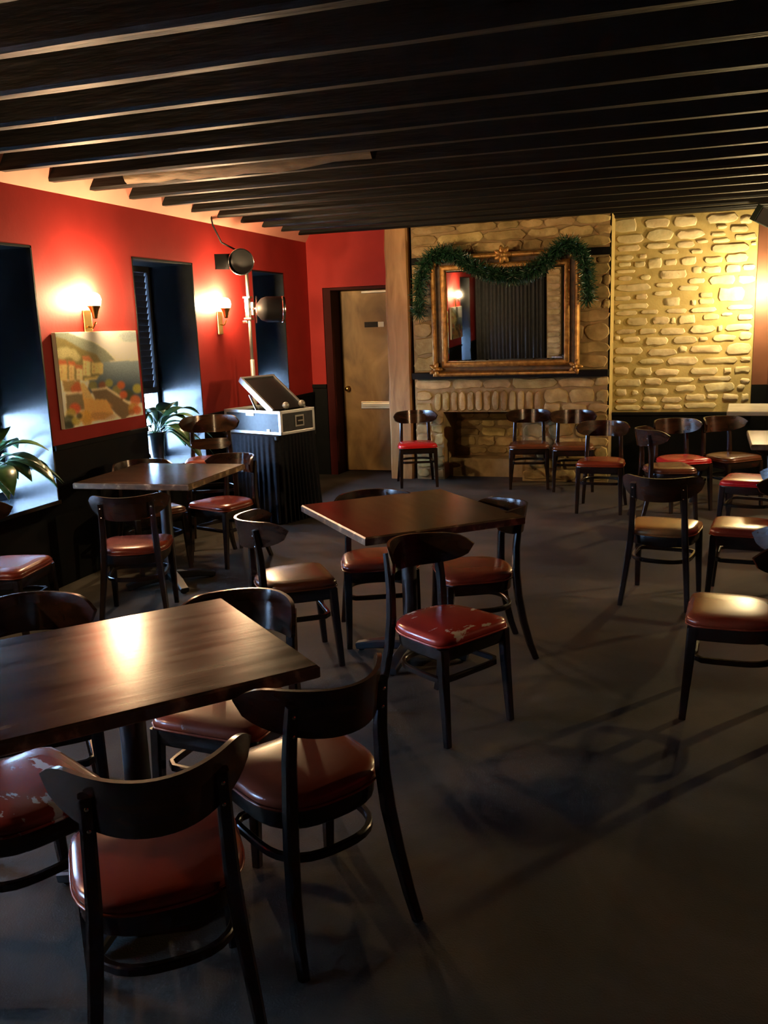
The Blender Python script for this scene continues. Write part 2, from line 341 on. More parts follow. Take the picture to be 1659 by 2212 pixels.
# timber post beside the chimney breast
q = random.Random(3); mb = MB(); rs = []
for i in range(13):
    z = i/12*(ZC+0.02); g = [q.uniform(-.007, .007) for _ in range(8)]
    x0, x1, y0, y1, c = -2.955, -2.70, 9.31, 9.56, 0.018
    rs.append([Vector((x0+c+g[0], y0+g[1]*.5, z)), Vector((x1-c+g[2], y0+g[1]*.5, z)), Vector((x1+g[2], y0+c, z)), Vector((x1+g[3], y1, z)), Vector((x0+g[4], y1, z)), Vector((x0+g[0], y0+c, z))])
mb.rings(rs); o = struct(mb.build('trim_3', POSTM)); sm(o, 0.5)
mb = MB(); mb.box(-2.70, -2.655, 9.40, 9.84, 0, ZC+0.21); struct(mb.build('trim_4', BLACKP))

# stone walls ------------------------------------------------------------
def stone(parent, x0, x1, z0, z1, yface, depth, material, seed, jit=0.10, poly=None, slant=0.0):
    """irregular dressed stone, its rim sunk into the mortar and its face proud of it"""
    q = random.Random(seed); cx, cz = (x0+x1)/2, (z0+z1)/2; hx, hz = (x1-x0)/2, (z1-z0)/2
    n = 12; ring = []
    pw = q.uniform(3.0, 5.5); mn = min(hx, hz)
    for i in range(n):
        a = 2*PI*(i+0.5)/n; c, s = math.cos(a), math.sin(a)
        k = (abs(c)**pw+abs(s)**pw)**(-1/pw)
        ring.append((c*k*hx+q.uniform(-jit, jit)*mn*1.1, s*k*hz+q.uniform(-jit, jit)*mn*1.3))
    inset = min(0.012, mn*0.3); d2 = depth*q.uniform(0.75, 1.2)
    vs = []
    for x, z in ring: vs.append((cx+x, yface+0.004, cz+z+slant*x))
    for x, z in ring:
        l = math.hypot(x, z); f = (l-inset)/l; vs.append((cx+x*f, yface-d2+q.uniform(0, .003), cz+z*f+slant*x*f))
    for x, z in ring: vs.append((cx+x*.45, yface-d2-q.uniform(0, .005), cz+z*.45+slant*x*.45))
    fs = []
    for r in (0, n):
        for j in range(n): fs.append((r+j, r+(j+1) % n, r+n+(j+1) % n, r+n+j))
    fs.append(tuple(range(2*n, 3*n)))
    mb = MB(); mb.add(vs, fs); o = mb.build('stone', material, parent); sm(o, 0.75); return o
ST = '-641,-403,2518,2652;-333,-87,2542,2643;-44,179,2530,2637;264,560,2539,2638;578,697,2524,2610;364,461,2493,2527;492,660,2448,2510;-612,-336,2406,2496;-311,-46,2407,2528;-15,257,2414,2502;312,452,2423,2458;531,741,2370,2432;-598,-366,2329,2387;-309,-81,2338,2396;-12,162,2329,2398;179,290,2364,2401;326,491,2359,2403;317,674,2261,2346;684,744,2316,2353;-609,-434,2235,2293;-377,-300,2244,2296;-161,9,2274,2319;127,238,2266,2310;455,672,2163,2248;254,431,2163,2232;30,186,2162,2239;-123,-1,2165,2229;-285,-152,2141,2250;-426,-311,2162,2220;-582,-452,2176,2222;-600,-412,2111,2147;-174,97,2029,2119;139,239,2069,2146;251,423,2068,2138;459,605,2065,2146;616,742,2082,2139;-586,-443,2033,2085;-359,-256,2030,2088;304,561,1950,2051;573,766,1951,2039;112,273,1974,2031;-203,-38,1950,2001;-610,-254,1925,2003;20,214,1900,1964;-220,-48,1866,1918;229,353,1828,1886;402,652,1780,1926;-615,-451,1831,1883;-400,-283,1836,1895;-122,43,1758,1856;144,194,1756,1814;219,368,1764,1822;-587,-268,1747,1806;493,736,1694,1751;140,396,1681,1740;-94,109,1685,1737;-344,-170,1688,1734;-599,-383,1677,1737;595,777,1596,1657;440,545,1641,1679;262,423,1608,1670;30,194,1570,1668;-46,1,1581,1647;-232,-59,1579,1664;-492,-277,1574,1660;-611,-545,1594,1647;476,764,1489,1566;140,391,1474,1559;-152,97,1470,1542;-359,-191,1484,1544;-596,-392,1491,1544;409,458,1488,1553;615,780,1396,1480;357,592,1390,1461;232,320,1395,1441;-21,220,1374,1453;-298,-66,1368,1455;-528,-344,1402,1462;-614,-548,1426,1480;498,768,1249,1366;147,461,1277,1355;39,122,1289,1355;-269,27,1254,1334;-606,-316,1282,1356;284,614,1168,1234;638,772,1183,1232;-79,233,1163,1243;-352,-105,1176,1230;-611,-418,1195,1263;-609,-456,1067,1155;-403,-219,1056,1144;-193,53,1052,1126;155,432,1059,1132;482,562,1062,1128;581,765,1072,1138;-600,-321,936,1025;-295,-118,953,1034;-74,196,983,1037;246,560,991,1044;647,746,961,1020;300,601,878,977;13,224,881,955;-305,-44,851,925;-598,-471,841,923;-424,-351,853,908;619,693,895,955;480,642,783,863;661,766,776,862;329,442,805,858;119,317,786,860;-120,88,768,833;-310,-159,763,838;-583,-363,771,819;-588,-328,695,751;-315,-118,701,749;-98,90,700,754;115,433,712,772'
mb = MB(); mb.box(-0.66, 0.80, YS, 10.1, 0.66, ZC+0.21); ws = struct(mb.build('wall_stone', MORTAR))
for i, t in enumerate(ST.split(';')):
    x0, x1, z0, z1 = [int(v)/1000 for v in t.split(',')]
    stone(ws, x0, min(x1, 0.74), z0, z1, YS, 0.014, STONE, 300+i, 0.12)
mb = MB(); mb.box(-0.62, 0.76, 9.80, 10.1, 0, 0.66); mb.box(-0.62, 0.76, 9.77, 9.84, 0.645, 0.675); struct(mb.build('trim_5', BLACKP, bevel=0.004))

# chimney breast with its firebox
fp = thing('fireplace', (-1.64, YF, 0), 0, 'rough brown stone chimney breast with an arched firebox and black mantel shelf', 'fireplace')
def F(mb): mb.v = [(x+1.64, y-YF, z) for x, y, z in mb.v]; return mb
FX0, FX1, FT = -2.35, -1.50, 0.735
mb = MB(); mb.box(-2.66, FX0, YF, 10.0, 0, ZC+0.02); mb.box(FX1, -0.62, YF, 10.0, 0, ZC+0.02); mb.box(FX0, FX1, YF, 10.0, FT, ZC+0.02); mb.box(FX0, FX1, 9.80, 10.0, 0, FT)
mb.box(FX0, FX1, 9.55, 9.80, 0, 0.20)
F(mb).build('masonry', MORTAR2, fp)
q = random.Random(21); cnt = 0
def rubble(x0, x1, z0, z1, hmin, hmax, wmin, wmax, y=YF, d=0.016):
    z = z0
    while z < z1-0.03:
        h = min(q.uniform(hmin, hmax), z1-z)
        if z1-z-h < 0.05: h = z1-z
        x = x0
        while x < x1-0.03:
            wd = min(q.uniform(wmin, wmax), x1-x)
            if x1-x-wd < 0.07: wd = x1-x
            g = q.uniform(0.001, 0.006)
            o = stone(fp, x+g+1.64, x+wd-g+1.64, z+g*0.8, z+h-g*0.8, y-YF, d, STONE2, q.random(), 0.17)
            x += wd
        z += h
rubble(-2.66, -0.62, 2.36, ZC+0.015, 0.10, 0.16, 0.18, 0.50)
rubble(-2.66, -0.62, 2.20, 2.265, 0.07, 0.07, 0.2, 0.4)
rubble(-2.66, -2.30, 1.17, 2.20, 0.09, 0.20, 0.12, 0.36)
rubble(-1.00, -0.62, 1.17, 2.20, 0.09, 0.19, 0.12, 0.38)
rubble(-2.66, -0.62, 0.98, 1.085, 0.10, 0.11, 0.22, 0.5)
rubble(-2.66, -2.46, 0.72, 0.97, 0.1, 0.14, 0.2, 0.2)
rubble(-1.28, -0.62, 0.72, 0.97, 0.1, 0.14, 0.16, 0.4)
for i in range(13):                                                 # flat arch of tall voussoirs
    t = i/13; x0, x1 = -2.45+t*1.16, -2.45+(i+1)/13*1.16
    stone(fp, x0+.006+1.64, x1-.006+1.64, 0.742, 0.965-0.03*abs(t-.5), 0, 0.02, STONE2, 700+i, 0.10)
rubble(-2.66, -2.35, 0.02, 0.71, 0.09, 0.14, 0.12, 0.2)
rubble(-1.50, -0.62, 0.02, 0.71, 0.09, 0.16, 0.13, 0.3)
rubble(-2.33, -1.52, 0.22, 0.72, 0.08, 0.13, 0.14, 0.3, 9.80)
mb = MB(); mb.box(-2.655, -0.625, YF-0.13, YF, 1.095, 1.16); F(mb).build('mantel_shelf', BLACKP, fp, bevel=0.006)
mb = MB(); mb.box(-2.655, -0.625, YF-0.035, YF, 2.275, 2.345); F(mb).build('picture_rail', BLACKP, fp, bevel=0.005)
mb = MB(); mb.box(-0.635, -0.618, YF, 9.835, 0.7, ZC+0.02); F(mb).build('corner_face', MORTAR, fp)

# right-hand pier, far right wall, front wall (seen in the mirror)
mb = MB(); mb.box(0.755, 0.90, 9.82, 10.1, 0, 0.95, 1); mb.box(0.755, 0.90, 9.82, 10.1, 0.95, ZC+0.21, 0); mb.box(0.90, 3.0, 9.39, 10.1, 0, 0.95, 1); mb.box(0.90, 3.0, 9.39, 10.1, 0.95, ZC+0.21, 0); struct(mb.build('wall_pier', [noise_mat('brown_stained_panel', [(0.3, (0.09, 0.032, 0.016)), (0.7, (0.15, 0.055, 0.026))], 3, 5, 0.5), BLACKP]))
mb = MB(); mb.box(2.9, 3.0, -1.3, 9.5, 0, 0.95, 1); mb.box(2.9, 3.0, -1.3, 9.5, 0.95, ZC+0.21, 0); struct(mb.build('wall_right', [RED, BLACKP]))
mb = MB(); mb.box(-4.4, 3.0, -1.3, -1.2, 0, ZC+0.21); struct(mb.build('wall_front', BLACKP))
mb = MB(); n = 90; rs = []
for z in (0.03, 1.3, ZC-0.02):
    rs.append([Vector((-3.88+1.42*i/n, -0.35+0.045*math.sin(i*1.25)+0.012*math.sin(i*3.1+z), z)) for i in range(n+1)])
vs = [p for r_ in rs for p in r_]; k = n+1
mb.add(vs, [(i*k+j, i*k+j+1, (i+1)*k+j+1, (i+1)*k+j) for i in range(2) for j in range(n)])
o = mb.build('curtain', CURT, None, True); md = o.modifiers.new('thick', 'SOLIDIFY'); md.thickness = 0.006
tag(o, 'tall grey pleated drape seen only in the gilt mirror', 'curtain')
mb = MB(); mb.box(-2.40, -2.12, -0.65, -0.35, 0, ZC+0.02); pl = struct(mb.build('trim_6', MORTAR2))
z = 0.02; i = 0
while z < ZC-0.1:
    h = R.uniform(.1, .16); stone(pl, -2.395, -2.125, z, z+h-.015, -0.355, -0.018, STONE2, 900+i, 0.08); z += h; i += 1

# ---------------------------------------------------------------- wall lamps
def sconce(x, y, z, rz, label, group='wall lamps', globe=None, cup=True):
    """brass torch with a lit frosted globe in its cup; local +y points out from the wall"""
    t = thing('wall_lamp', (x, y, z), rz, label, 'lamp', group)
    mb = MB(); mb.box(-0.045, 0.045, 0.0, 0.012, -0.26, -0.06); mb.build('backplate', BRASS, t, bevel=0.004)
    if not cup:                                                     # bare globe on a straight arm
        mb = MB(); mb.tube([(0, 0.008, -0.08), (0, 0.03, -0.03), (0, 0.045, -0.01)], 0.009); mb.build('arm', BRASS, t, True)
    else:
        mb = MB(); mb.tube([(0, 0.008, -0.17), (0, 0.045, -0.18), (0, 0.072, -0.14)], 0.008); mb.build('arm', BRASS, t, True)
    Mt = Matrix.Translation((0, 0.072, 0))
    mb = MB()
    if cup: mb.lathe([(0.0, -0.12), (0.014, -0.118), (0.019, -0.10), (0.026, -0.07), (0.038, -0.042), (0.045, -0.036), (0.045, -0.029), (0.040, -0.029), (0.034, -0.040), (0.02, -0.055), (0.0, -0.055)], 24, Mt)
    if cup: mb.build('cup', BRASS, t, True)
    mb = MB(); mb.lathe([(0.0, -0.05), (0.025, -0.045), (0.045, -0.02), (0.050, 0.01), (0.043, 0.038), (0.024, 0.055), (0.0, 0.060)], 20, Mt)
    mb.build('globe', globe or GLOBE, t, True)
    return t
sconce(XL, 5.43, 1.90, -PI/2, 'lit brass wall lamp above the landscape canvas')
sconce(XL, 7.37, 1.90, -PI/2, 'lit brass wall lamp beside the stage light pole')
sconce(XL, 1.43, 1.90, -PI/2, 'lit brass wall lamp reflected in the gilt mirror', globe=GLOBE4)
sconce(0.90, 9.46, 1.87, PI/2, 'lit wall lamp at the right end of the pale stone wall', globe=GLOBE3, cup=False)
sconce(2.9, 7.3, 1.90, PI/2, 'wall lamp on the far right wall beyond the picture edge', globe=GLOBE2)

# ---------------------------------------------------------------- chairs
def outline(n=36, sx=1.0, sy=1.0, oy=0.0):
    """seat plan: straight front at +y with tight corners, rounded back at -y"""
    pts = []
    for i in range(n):
        a = 2*PI*i/n+0.0001; c, s = math.cos(a), math.sin(a)
        p = 9.0 if s > 0 else 2.7
        hx = 0.200; hy = 0.182 if s > 0 else 0.192
        k = (abs(c)**p+abs(s)**p)**(-1/p)
        x, y = c*k*hx, s*k*hy
        x *= 1.0+0.10*(y-0.18) if y < 0.18 else 1.0
        pts.append((x*sx, y*sy+oy))
    return pts
def ring_at(z, s): return [Vector((x, y, z)) for x, y in outline(36, s, s)]
def make_chair(dz=0.0, rail=False):
    t = bpy.data.objects.new('dining_chair' if not dz else 'bar_chair', None); C.objects.link(t); t.empty_display_size = 0.1
    mb = MB(); mb.rings([ring_at(z+dz, s) for z, s in ((0.414, .985), (0.424, 1.012), (0.436, 1.012), (0.447, .975), (0.4545, .88), (0.459, .66), (0.461, .36), (0.4615, .08))])
    seat = mb.build('seat', SEATS['red'], t, True)
    mb = MB(); mb.tube([Vector((x, y, 0.4165+dz)) for x, y in outline(36, 1.018, 1.018)], 0.0045, 6, closed=True); mb.build('piping', SEATS['red'], seat, True)
    mb = MB(); mb.rings([ring_at(z+dz, s) for z, s in ((0.352, .93), (0.358, .955), (0.405, .975), (0.4135, .965))]); sm(mb.build('seat_frame', WOOD, t), 0.6)
    for s in (-1, 1):
        mb = MB(); mb.tube([(s*.177, .156, .405+dz), (s*.180, .165, .25), (s*.186, .184, 0.0)], 0, rect=[(.042, .042), (.038, .038), (.028, .028)], up=Vector((0, 1, 0)))
        sm(mb.build('leg', WOOD, t), 0.6)
    for s in (-1, 1):
        P = [(.190, -.272, 0), (.183, -.243, .08), (.172, -.212, .20), (.159, -.190, .33), (.150, -.182, .45), (.146, -.184, .57), (.143, -.196, .67), (.141, -.2065, .728)]
        P = [Vector((s*x, y, z if z == 0 else z+dz*(1 if z > .3 else z/.3))) for x, y, z in P]
        mb = MB(); mb.tube(P, 0, rect=[(.026, .030), (.029, .033), (.033, .036), (.036, .038), (.036, .037), (.034, .034), (.033, .030), (.032, .024)], up=Vector((0, 1, 0)))
        lg = mb.build('leg', WOOD, t); sm(lg, 0.6)
        for z in (.645, .70):
            yy = -.193-.0105*(z-.645)/.055*.8-.013
            Mb = Matrix.Translation((s*.1415, yy, z+dz)) @ Matrix.Rotation(PI/2, 4, 'X')
            mb = MB(); mb.lathe([(0, .004), (.004, .0035), (.006, .0015), (.006, -.004)], 8, Mb); mb.build('bolt', CHROME, lg, True)
    # curved back plate, straight on top, bellied below, its tips swept forward
    def plate(zt, hgt, wd, y0, sweep, th, name):
        mb = MB(); n = 26; fr = []; bk = []
        for i in range(n+1):
            u = -1+2*i/n; uu = math.copysign(abs(u)**0.85, u); a = abs(uu)
            x = wd*uu; y = y0+sweep*a**2.0
            top = zt-0.042*max(0, (a-.72)/.28)**2.6
            bot = min(zt-.044-(hgt-.008)*(1-a**3.2)**0.5, top-.003)
            col = []
            for kz in range(5):
                z = bot+(top-bot)*kz/4; col.append((x, y-0.16*(z-(zt-.1)), z+dz))
            fr.append([Vector(c) for c in col])
            nx = Vector((2.0*sweep/wd*a*math.copysign(1, u), -1, 0)).normalized()
            bk.append([Vector(c)+nx*th for c in col])
        sec = [f+list(reversed(g)) for f, g in zip(fr, bk)]
        mb.rings(sec); o = mb.build(name, PLATE, t); sm(o, 0.6)
        return o
    plate(.768, .103, .224, -.252, .205, .013, 'backrest')
    if rail: plate(.585, .05, .155, -.178, .04, .012, 'back_rail')
    mb = MB(); mb.tube([Vector((x, y, 0.262+dz*.8)) for x, y in outline(36, .845, .85, -.012)], 0, rect=(.019, .024), closed=True); sm(mb.build('stretcher', WOOD, t), 0.6)
    return t
proto = make_chair(); tall = make_chair(0.245, True)
G1, G2, G3, G4, G5 = 'chairs around the near left table', 'chairs around the middle table', 'chairs around the table by the windows', 'chairs in front of the fireplace and stone wall', 'chairs along the right side'
CH = [  # x, y, facing angle, seat, group, label
 (-1.150, 1.660, 127.0, 'red', G1, 'nearest chair, seen from behind with its back to the camera'),
 (-0.980, 2.155, 144.5, 'spot', G1, 'chair seen from behind at the right corner of the near left table'),
 (-1.695, 1.830, 64.0, 'torn', G1, 'chair at the left picture edge with big grey tears in its red seat'),
 (-1.379, 2.471, -95.0, 'spot', G1, 'chair on the far side of the near left table, back plate bluish with sheen'),
 (-2.030, 2.315, -48.6, 'red', G1, 'chair behind the near left table at the left edge, only its back plate showing'),
 (-1.800, 3.984, 35.0, 'brown', G2, 'chair at the left of the middle table with pale light on its seat'),
 (-1.490, 4.411, -66.0, 'red', G2, 'chair on the far side of the middle table, mostly hidden beneath it'),
 (-0.943, 4.298, 205.0, 'red', G2, 'chair at the right of the middle table, turned to the left'),
 (-0.875, 3.456, -32.0, 'worn', G2, 'chair with pale worn patches on its red seat, turned away from the middle table'),
 (-3.040, 4.470, 114.0, 'red', G3, 'chair seen from behind in front of the table by the windows'),
 (-3.540, 5.430, -33.0, 'brown', G3, 'chair between the wall and the table by the windows, striped light on its back'),
 (-3.117, 5.724, -108.0, 'red', G3, 'chair at the far right of the window table, facing the camera beside the skirted table'),
 (-3.480, 3.880, 10.0, 'red', None, 'chair cut by the left picture edge under the first window'),
 (-2.555, 8.970, -69.0, 'scarlet', G4, 'bright scarlet chair beside the timber post'),
 (-1.380, 9.010, -81.6, 'brown', G4, 'dark seated chair right of the firebox opening'),
 (-0.933, 8.930, -83.0, 'brown', G4, 'chair half hidden behind the reddish chair right of the fireplace'),
 (-0.581, 7.925, -92.2, 'red', G4, 'reddish chair standing forward of the fireplace at its right'),
 (-0.020, 7.639, 16.0, 'brown', G4, 'dark chair turned to the right, seen from its side before the stone wall'),
 (-0.030, 5.430, 80.0, 'tan', G5, 'chair seen from behind with a tan seat'),
 (0.085, 8.110, -61.0, 'scarlet', G4, 'scarlet chair with a shiny back below the pale stone wall'),
 (0.500, 8.300, -50.0, 'brown', G4, 'brown chair next to the high white reflecting table top'),
 (0.565, 7.110, 166.0, 'scarlet', G5, 'bright red seat at the right edge with a dark frame band'),
 (0.425, 5.500, 173.0, 'red', G5, 'oxblood chair at the right edge, middle of three in the foreground there'),
 (0.272, 3.860, 176.0, 'spot', G5, 'nearest chair at the right picture edge, dark oxblood seat'),
]
def place(first, src, x, y, ang, seat, group, label):
    o = src if first else dup(src)
    o.location = (x, y, 0); o.rotation_euler = (0, 0, math.radians(ang-90))
    tag(o, label, 'chair', group)
    for c in o.children:
        if c.name.startswith('seat') and not c.name.startswith('seat_frame'):
            for q_ in [c]+list(c.children):
                q_.material_slots[0].link = 'OBJECT'; q_.material_slots[0].material = SEATS[seat]
    return o
for i, c in enumerate(CH): place(i == 0, proto, *c)
place(True, tall, -3.43, 6.16, -63.0, 'red', G3, 'tall bar chair with striped light on its back, left of the road case')

# ---------------------------------------------------------------- tables
def table(x, y, rz, sx, sy, top_mat, label, height=0.76, th=0.038, foot=0.30, edge=None):
    t = thing('pedestal_table', (x, y, 0), math.radians(rz), label, 'table', 'square pedestal tables')
    mb = MB(); c = 0.004; rs = []
    for z, g in ((height-th, c), (height-th+c, 0), (height-c*1.5, 0), (height, c*1.6)):
        rs.append([Vector((a*(sx/2-g), e*(sy/2-g), z)) for a, e in ((-1, -1), (1, -1), (1, 1), (-1, 1))])
    mb.rings(rs, True, False); tt = mb.build('tabletop_edge', edge or TEDGE, t)
    g = c*1.6; mb = MB(); mb.box(-sx/2+g, sx/2-g, -sy/2+g, sy/2-g, height-0.006, height+0.0006); mb.build('tabletop', top_mat, t)
    mb = MB(); mb.box(-.2, .2, -.035, .035, height-th-.014, height-th); mb.box(-.035, .035, -.2, .2, height-th-.014, height-th); mb.build('top_plate', IRON, t)
    mb = MB(); mb.lathe([(.0, .05), (.047, .05), (.047, .06), (.038, .075), (.038, height-th-.03), (.055, height-th-.012), (0, height-th-.012)], 20); sm(mb.build('column', IRON, t), .6)
    for k in range(4):
        mb = MB(); A = math.radians(45+90*k) if foot > 0 else math.radians(90*k); f = abs(foot)
        P = [(0.02*math.cos(A), 0.02*math.sin(A), .062), (f*.6*math.cos(A), f*.6*math.sin(A), .048), (f*math.cos(A), f*math.sin(A), .024)]
        mb.tube(P, 0, rect=[(.075, .05), (.065, .045), (.055, .034)]); o = mb.build('foot', IRON, t); sm(o, .6)
        mb = MB(); mb.lathe([(0, 0), (.015, 0), (.017, .006), (.010, .018), (0, .018)], 10, Matrix.Translation((f*.93*math.cos(A), f*.93*math.sin(A), 0))); mb.build('glide', BLACK, o, True)
    return t
table(-1.470, 2.060, -41.95, 0.766, 0.86, TTOP, 'large dark square table in the near left with lamp glare on its scratched top')
table(-1.243, 4.157, -48.4, 0.87, 0.82, TTOP2, 'dark brown square table in the middle of the room with a streaky greenish sheen')
table(-3.205, 5.090, 2.0, 0.81, 0.82, TTOP2, 'dark square table beside the left wall below the landscape canvas')
table(0.890, 8.955, -4.0, 0.80, 0.80, PALE, 'farther table at the right edge, its pale top coloured to carry a white reflection below the wall lamp', 0.80, edge=PALEE)
table(0.920, 6.760, -2.0, 0.80, 0.80, TTOP2, 'nearer table at the right edge, white glare on its top above the red seats', 0.80)

# ---------------------------------------------------------------- mirror, garland
mr = thing('wall_mirror', (-1.67, YF-0.072, 1.162), 0, 'large gilt framed mirror leaning on the black mantel shelf', 'mirror')
mr.rotation_euler = (0.0185, 0, 0.006)
IX0, IX1, IZ0, IZ1 = -0.615, 0.62, 0.095, 1.045
def frame_sweep(prof, name, material, parent):
    """mitred moulding round the opening; prof = (outward offset, depth toward the room)"""
    mb = MB(); k = len(prof); vs = []; fs = []
    cs = [(IX0, IZ0, -1, -1), (IX1, IZ0, 1, -1), (IX1, IZ1, 1, 1), (IX0, IZ1, -1, 1)]
    for x, z, sx, sz in cs:
        for o_, d in prof: vs.append((x+sx*o_, -d, z+sz*o_))
    for c in range(4):
        for j in range(k):
            a = c*k+j; b_ = c*k+(j+1) % k; c2 = ((c+1) % 4)*k
            fs.append((a, b_, c2+(j+1) % k, c2+j))
    mb.add(vs, fs); o = mb.build(name, material, parent); sm(o, .6); return o
fr = frame_sweep([(-.012, .005), (-.012, .034), (-.004, .046), (.012, .05), (.03, .046), (.042, .034), (.042, .005)], 'inner_moulding', GILT, mr)
frame_sweep([(.042, .0), (.042, .026), (.062, .018), (.082, .022), (.092, .03), (.092, 0)], 'cove_moulding', GILTD, mr)
frame_sweep([(.092, 0), (.092, .045), (.104, .064), (.120, .068), (.136, .056), (.142, .03), (.142, 0)], 'outer_moulding', GILT, mr)
mb = MB(); bv = 0.03
i_ = [(IX0-.005, IZ0-.005), (IX1+.005, IZ0-.005), (IX1+.005, IZ1+.005), (IX0-.005, IZ1+.005)]
j_ = [(IX0+bv, IZ0+bv), (IX1-bv, IZ0+bv), (IX1-bv, IZ1-bv), (IX0+bv, IZ1-bv)]
mb.add([(x, -.006, z) for x, z in i_]+[(x, -.0085, z) for x, z in j_]+[(x, 0, z) for x, z in i_],
       [(4, 5, 6, 7)]+[(a, (a+1) % 4, 4+(a+1) % 4, 4+a) for a in range(4)]+[(11, 10, 9, 8)]+[(8+a, 8+(a+1) % 4, (a+1) % 4, a) for a in range(4)])
mb.build('mirror_glass', MIRROR, mr)
q = random.Random(9)
def ornament(cx, cz, rad, petals):
    mb = MB()
    for p in range(petals):
        a = 2*PI*p/petals; Mx = Matrix.Translation((cx+rad*.5*math.cos(a), -.066, cz+rad*.5*math.sin(a))) @ Matrix.Rotation(-a, 4, 'Y') @ Matrix.Diagonal((rad*.55, .016, rad*.30, 1))
        mb.lathe([(0, 1), (.5, .85), (.9, .4), (1, 0), (.9, -.4), (.5, -.85), (0, -1)], 8, Mx)
    mb.lathe([(0, .026), (.6*rad*.5, .02), (rad*.38, 0), (rad*.3, -.02)], 10, Matrix.Translation((cx, -.066, cz)) @ Matrix.Rotation(PI/2, 4, 'X'))
    return mb.build('corner_ornament', GILT, mr, True)
for x in (IX0-.105, IX1+.105):
    for z in (IZ0-.10 if False else IZ0-.06, IZ1+.105): ornament(x, z, .075, 5)
ornament((IX0+IX1)/2, IZ1+.115, .09, 7)
ga = thing('garland', (-1.67, 9.15, 2.0), 0, 'dark green foil garland draped across the top of the gilt mirror', 'garland')
GP = [(-2.55, 1.77), (-2.53, 2.05), (-2.46, 2.28), (-2.30, 2.375), (-2.15, 2.345), (-1.99, 2.235), (-1.80, 2.155), (-1.59, 2.11), (-1.38, 2.155), (-1.22, 2.255), (-1.05, 2.39), (-0.90, 2.30), (-0.84, 2.10), (-0.82, 1.81)]
path = []
for i in range(len(GP)-1):
    p0, p1, p2, p3 = GP[max(i-1, 0)], GP[i], GP[i+1], GP[min(i+2, len(GP)-1)]
    for s_ in range(8):
        t_ = s_/8
        path.append(tuple(0.5*((2*p1[d])+(-p0[d]+p2[d])*t_+(2*p0[d]-5*p1[d]+4*p2[d]-p3[d])*t_**2+(-p0[d]+3*p1[d]-3*p2[d]+p3[d])*t_**3) for d in (0, 1)))
mb = MB(); mb.tube([(x+1.67, 0.0, z-2.0) for x, z in path], 0.012, 6); mb.build('cord', NEEDLE, ga, True)
mb = MB()
for i in range(6500):
    s_ = q.random()*(len(path)-1); k = int(s_); t_ = s_-k; x = path[k][0]*(1-t_)+path[k+1][0]*t_+1.67; z = path[k][1]*(1-t_)+path[k+1][1]*t_-2.0
    d = Vector((q.gauss(0, 1), q.gauss(0, 1)*.6, q.gauss(0, 1)-.35)).normalized(); L_ = q.uniform(.06, .12)
    sd = d.cross(Vector((q.gauss(0, 1), q.gauss(0, 1), q.gauss(0, 1)))).normalized()*.0045
    p = Vector((x, 0, z)); mb.add([p-sd, p+sd, p+d*L_+sd*.6, p+d*L_-sd*.6], [(0, 1, 2, 3)])
tag(mb.build('needles', NEEDLE, ga), kind='stuff')

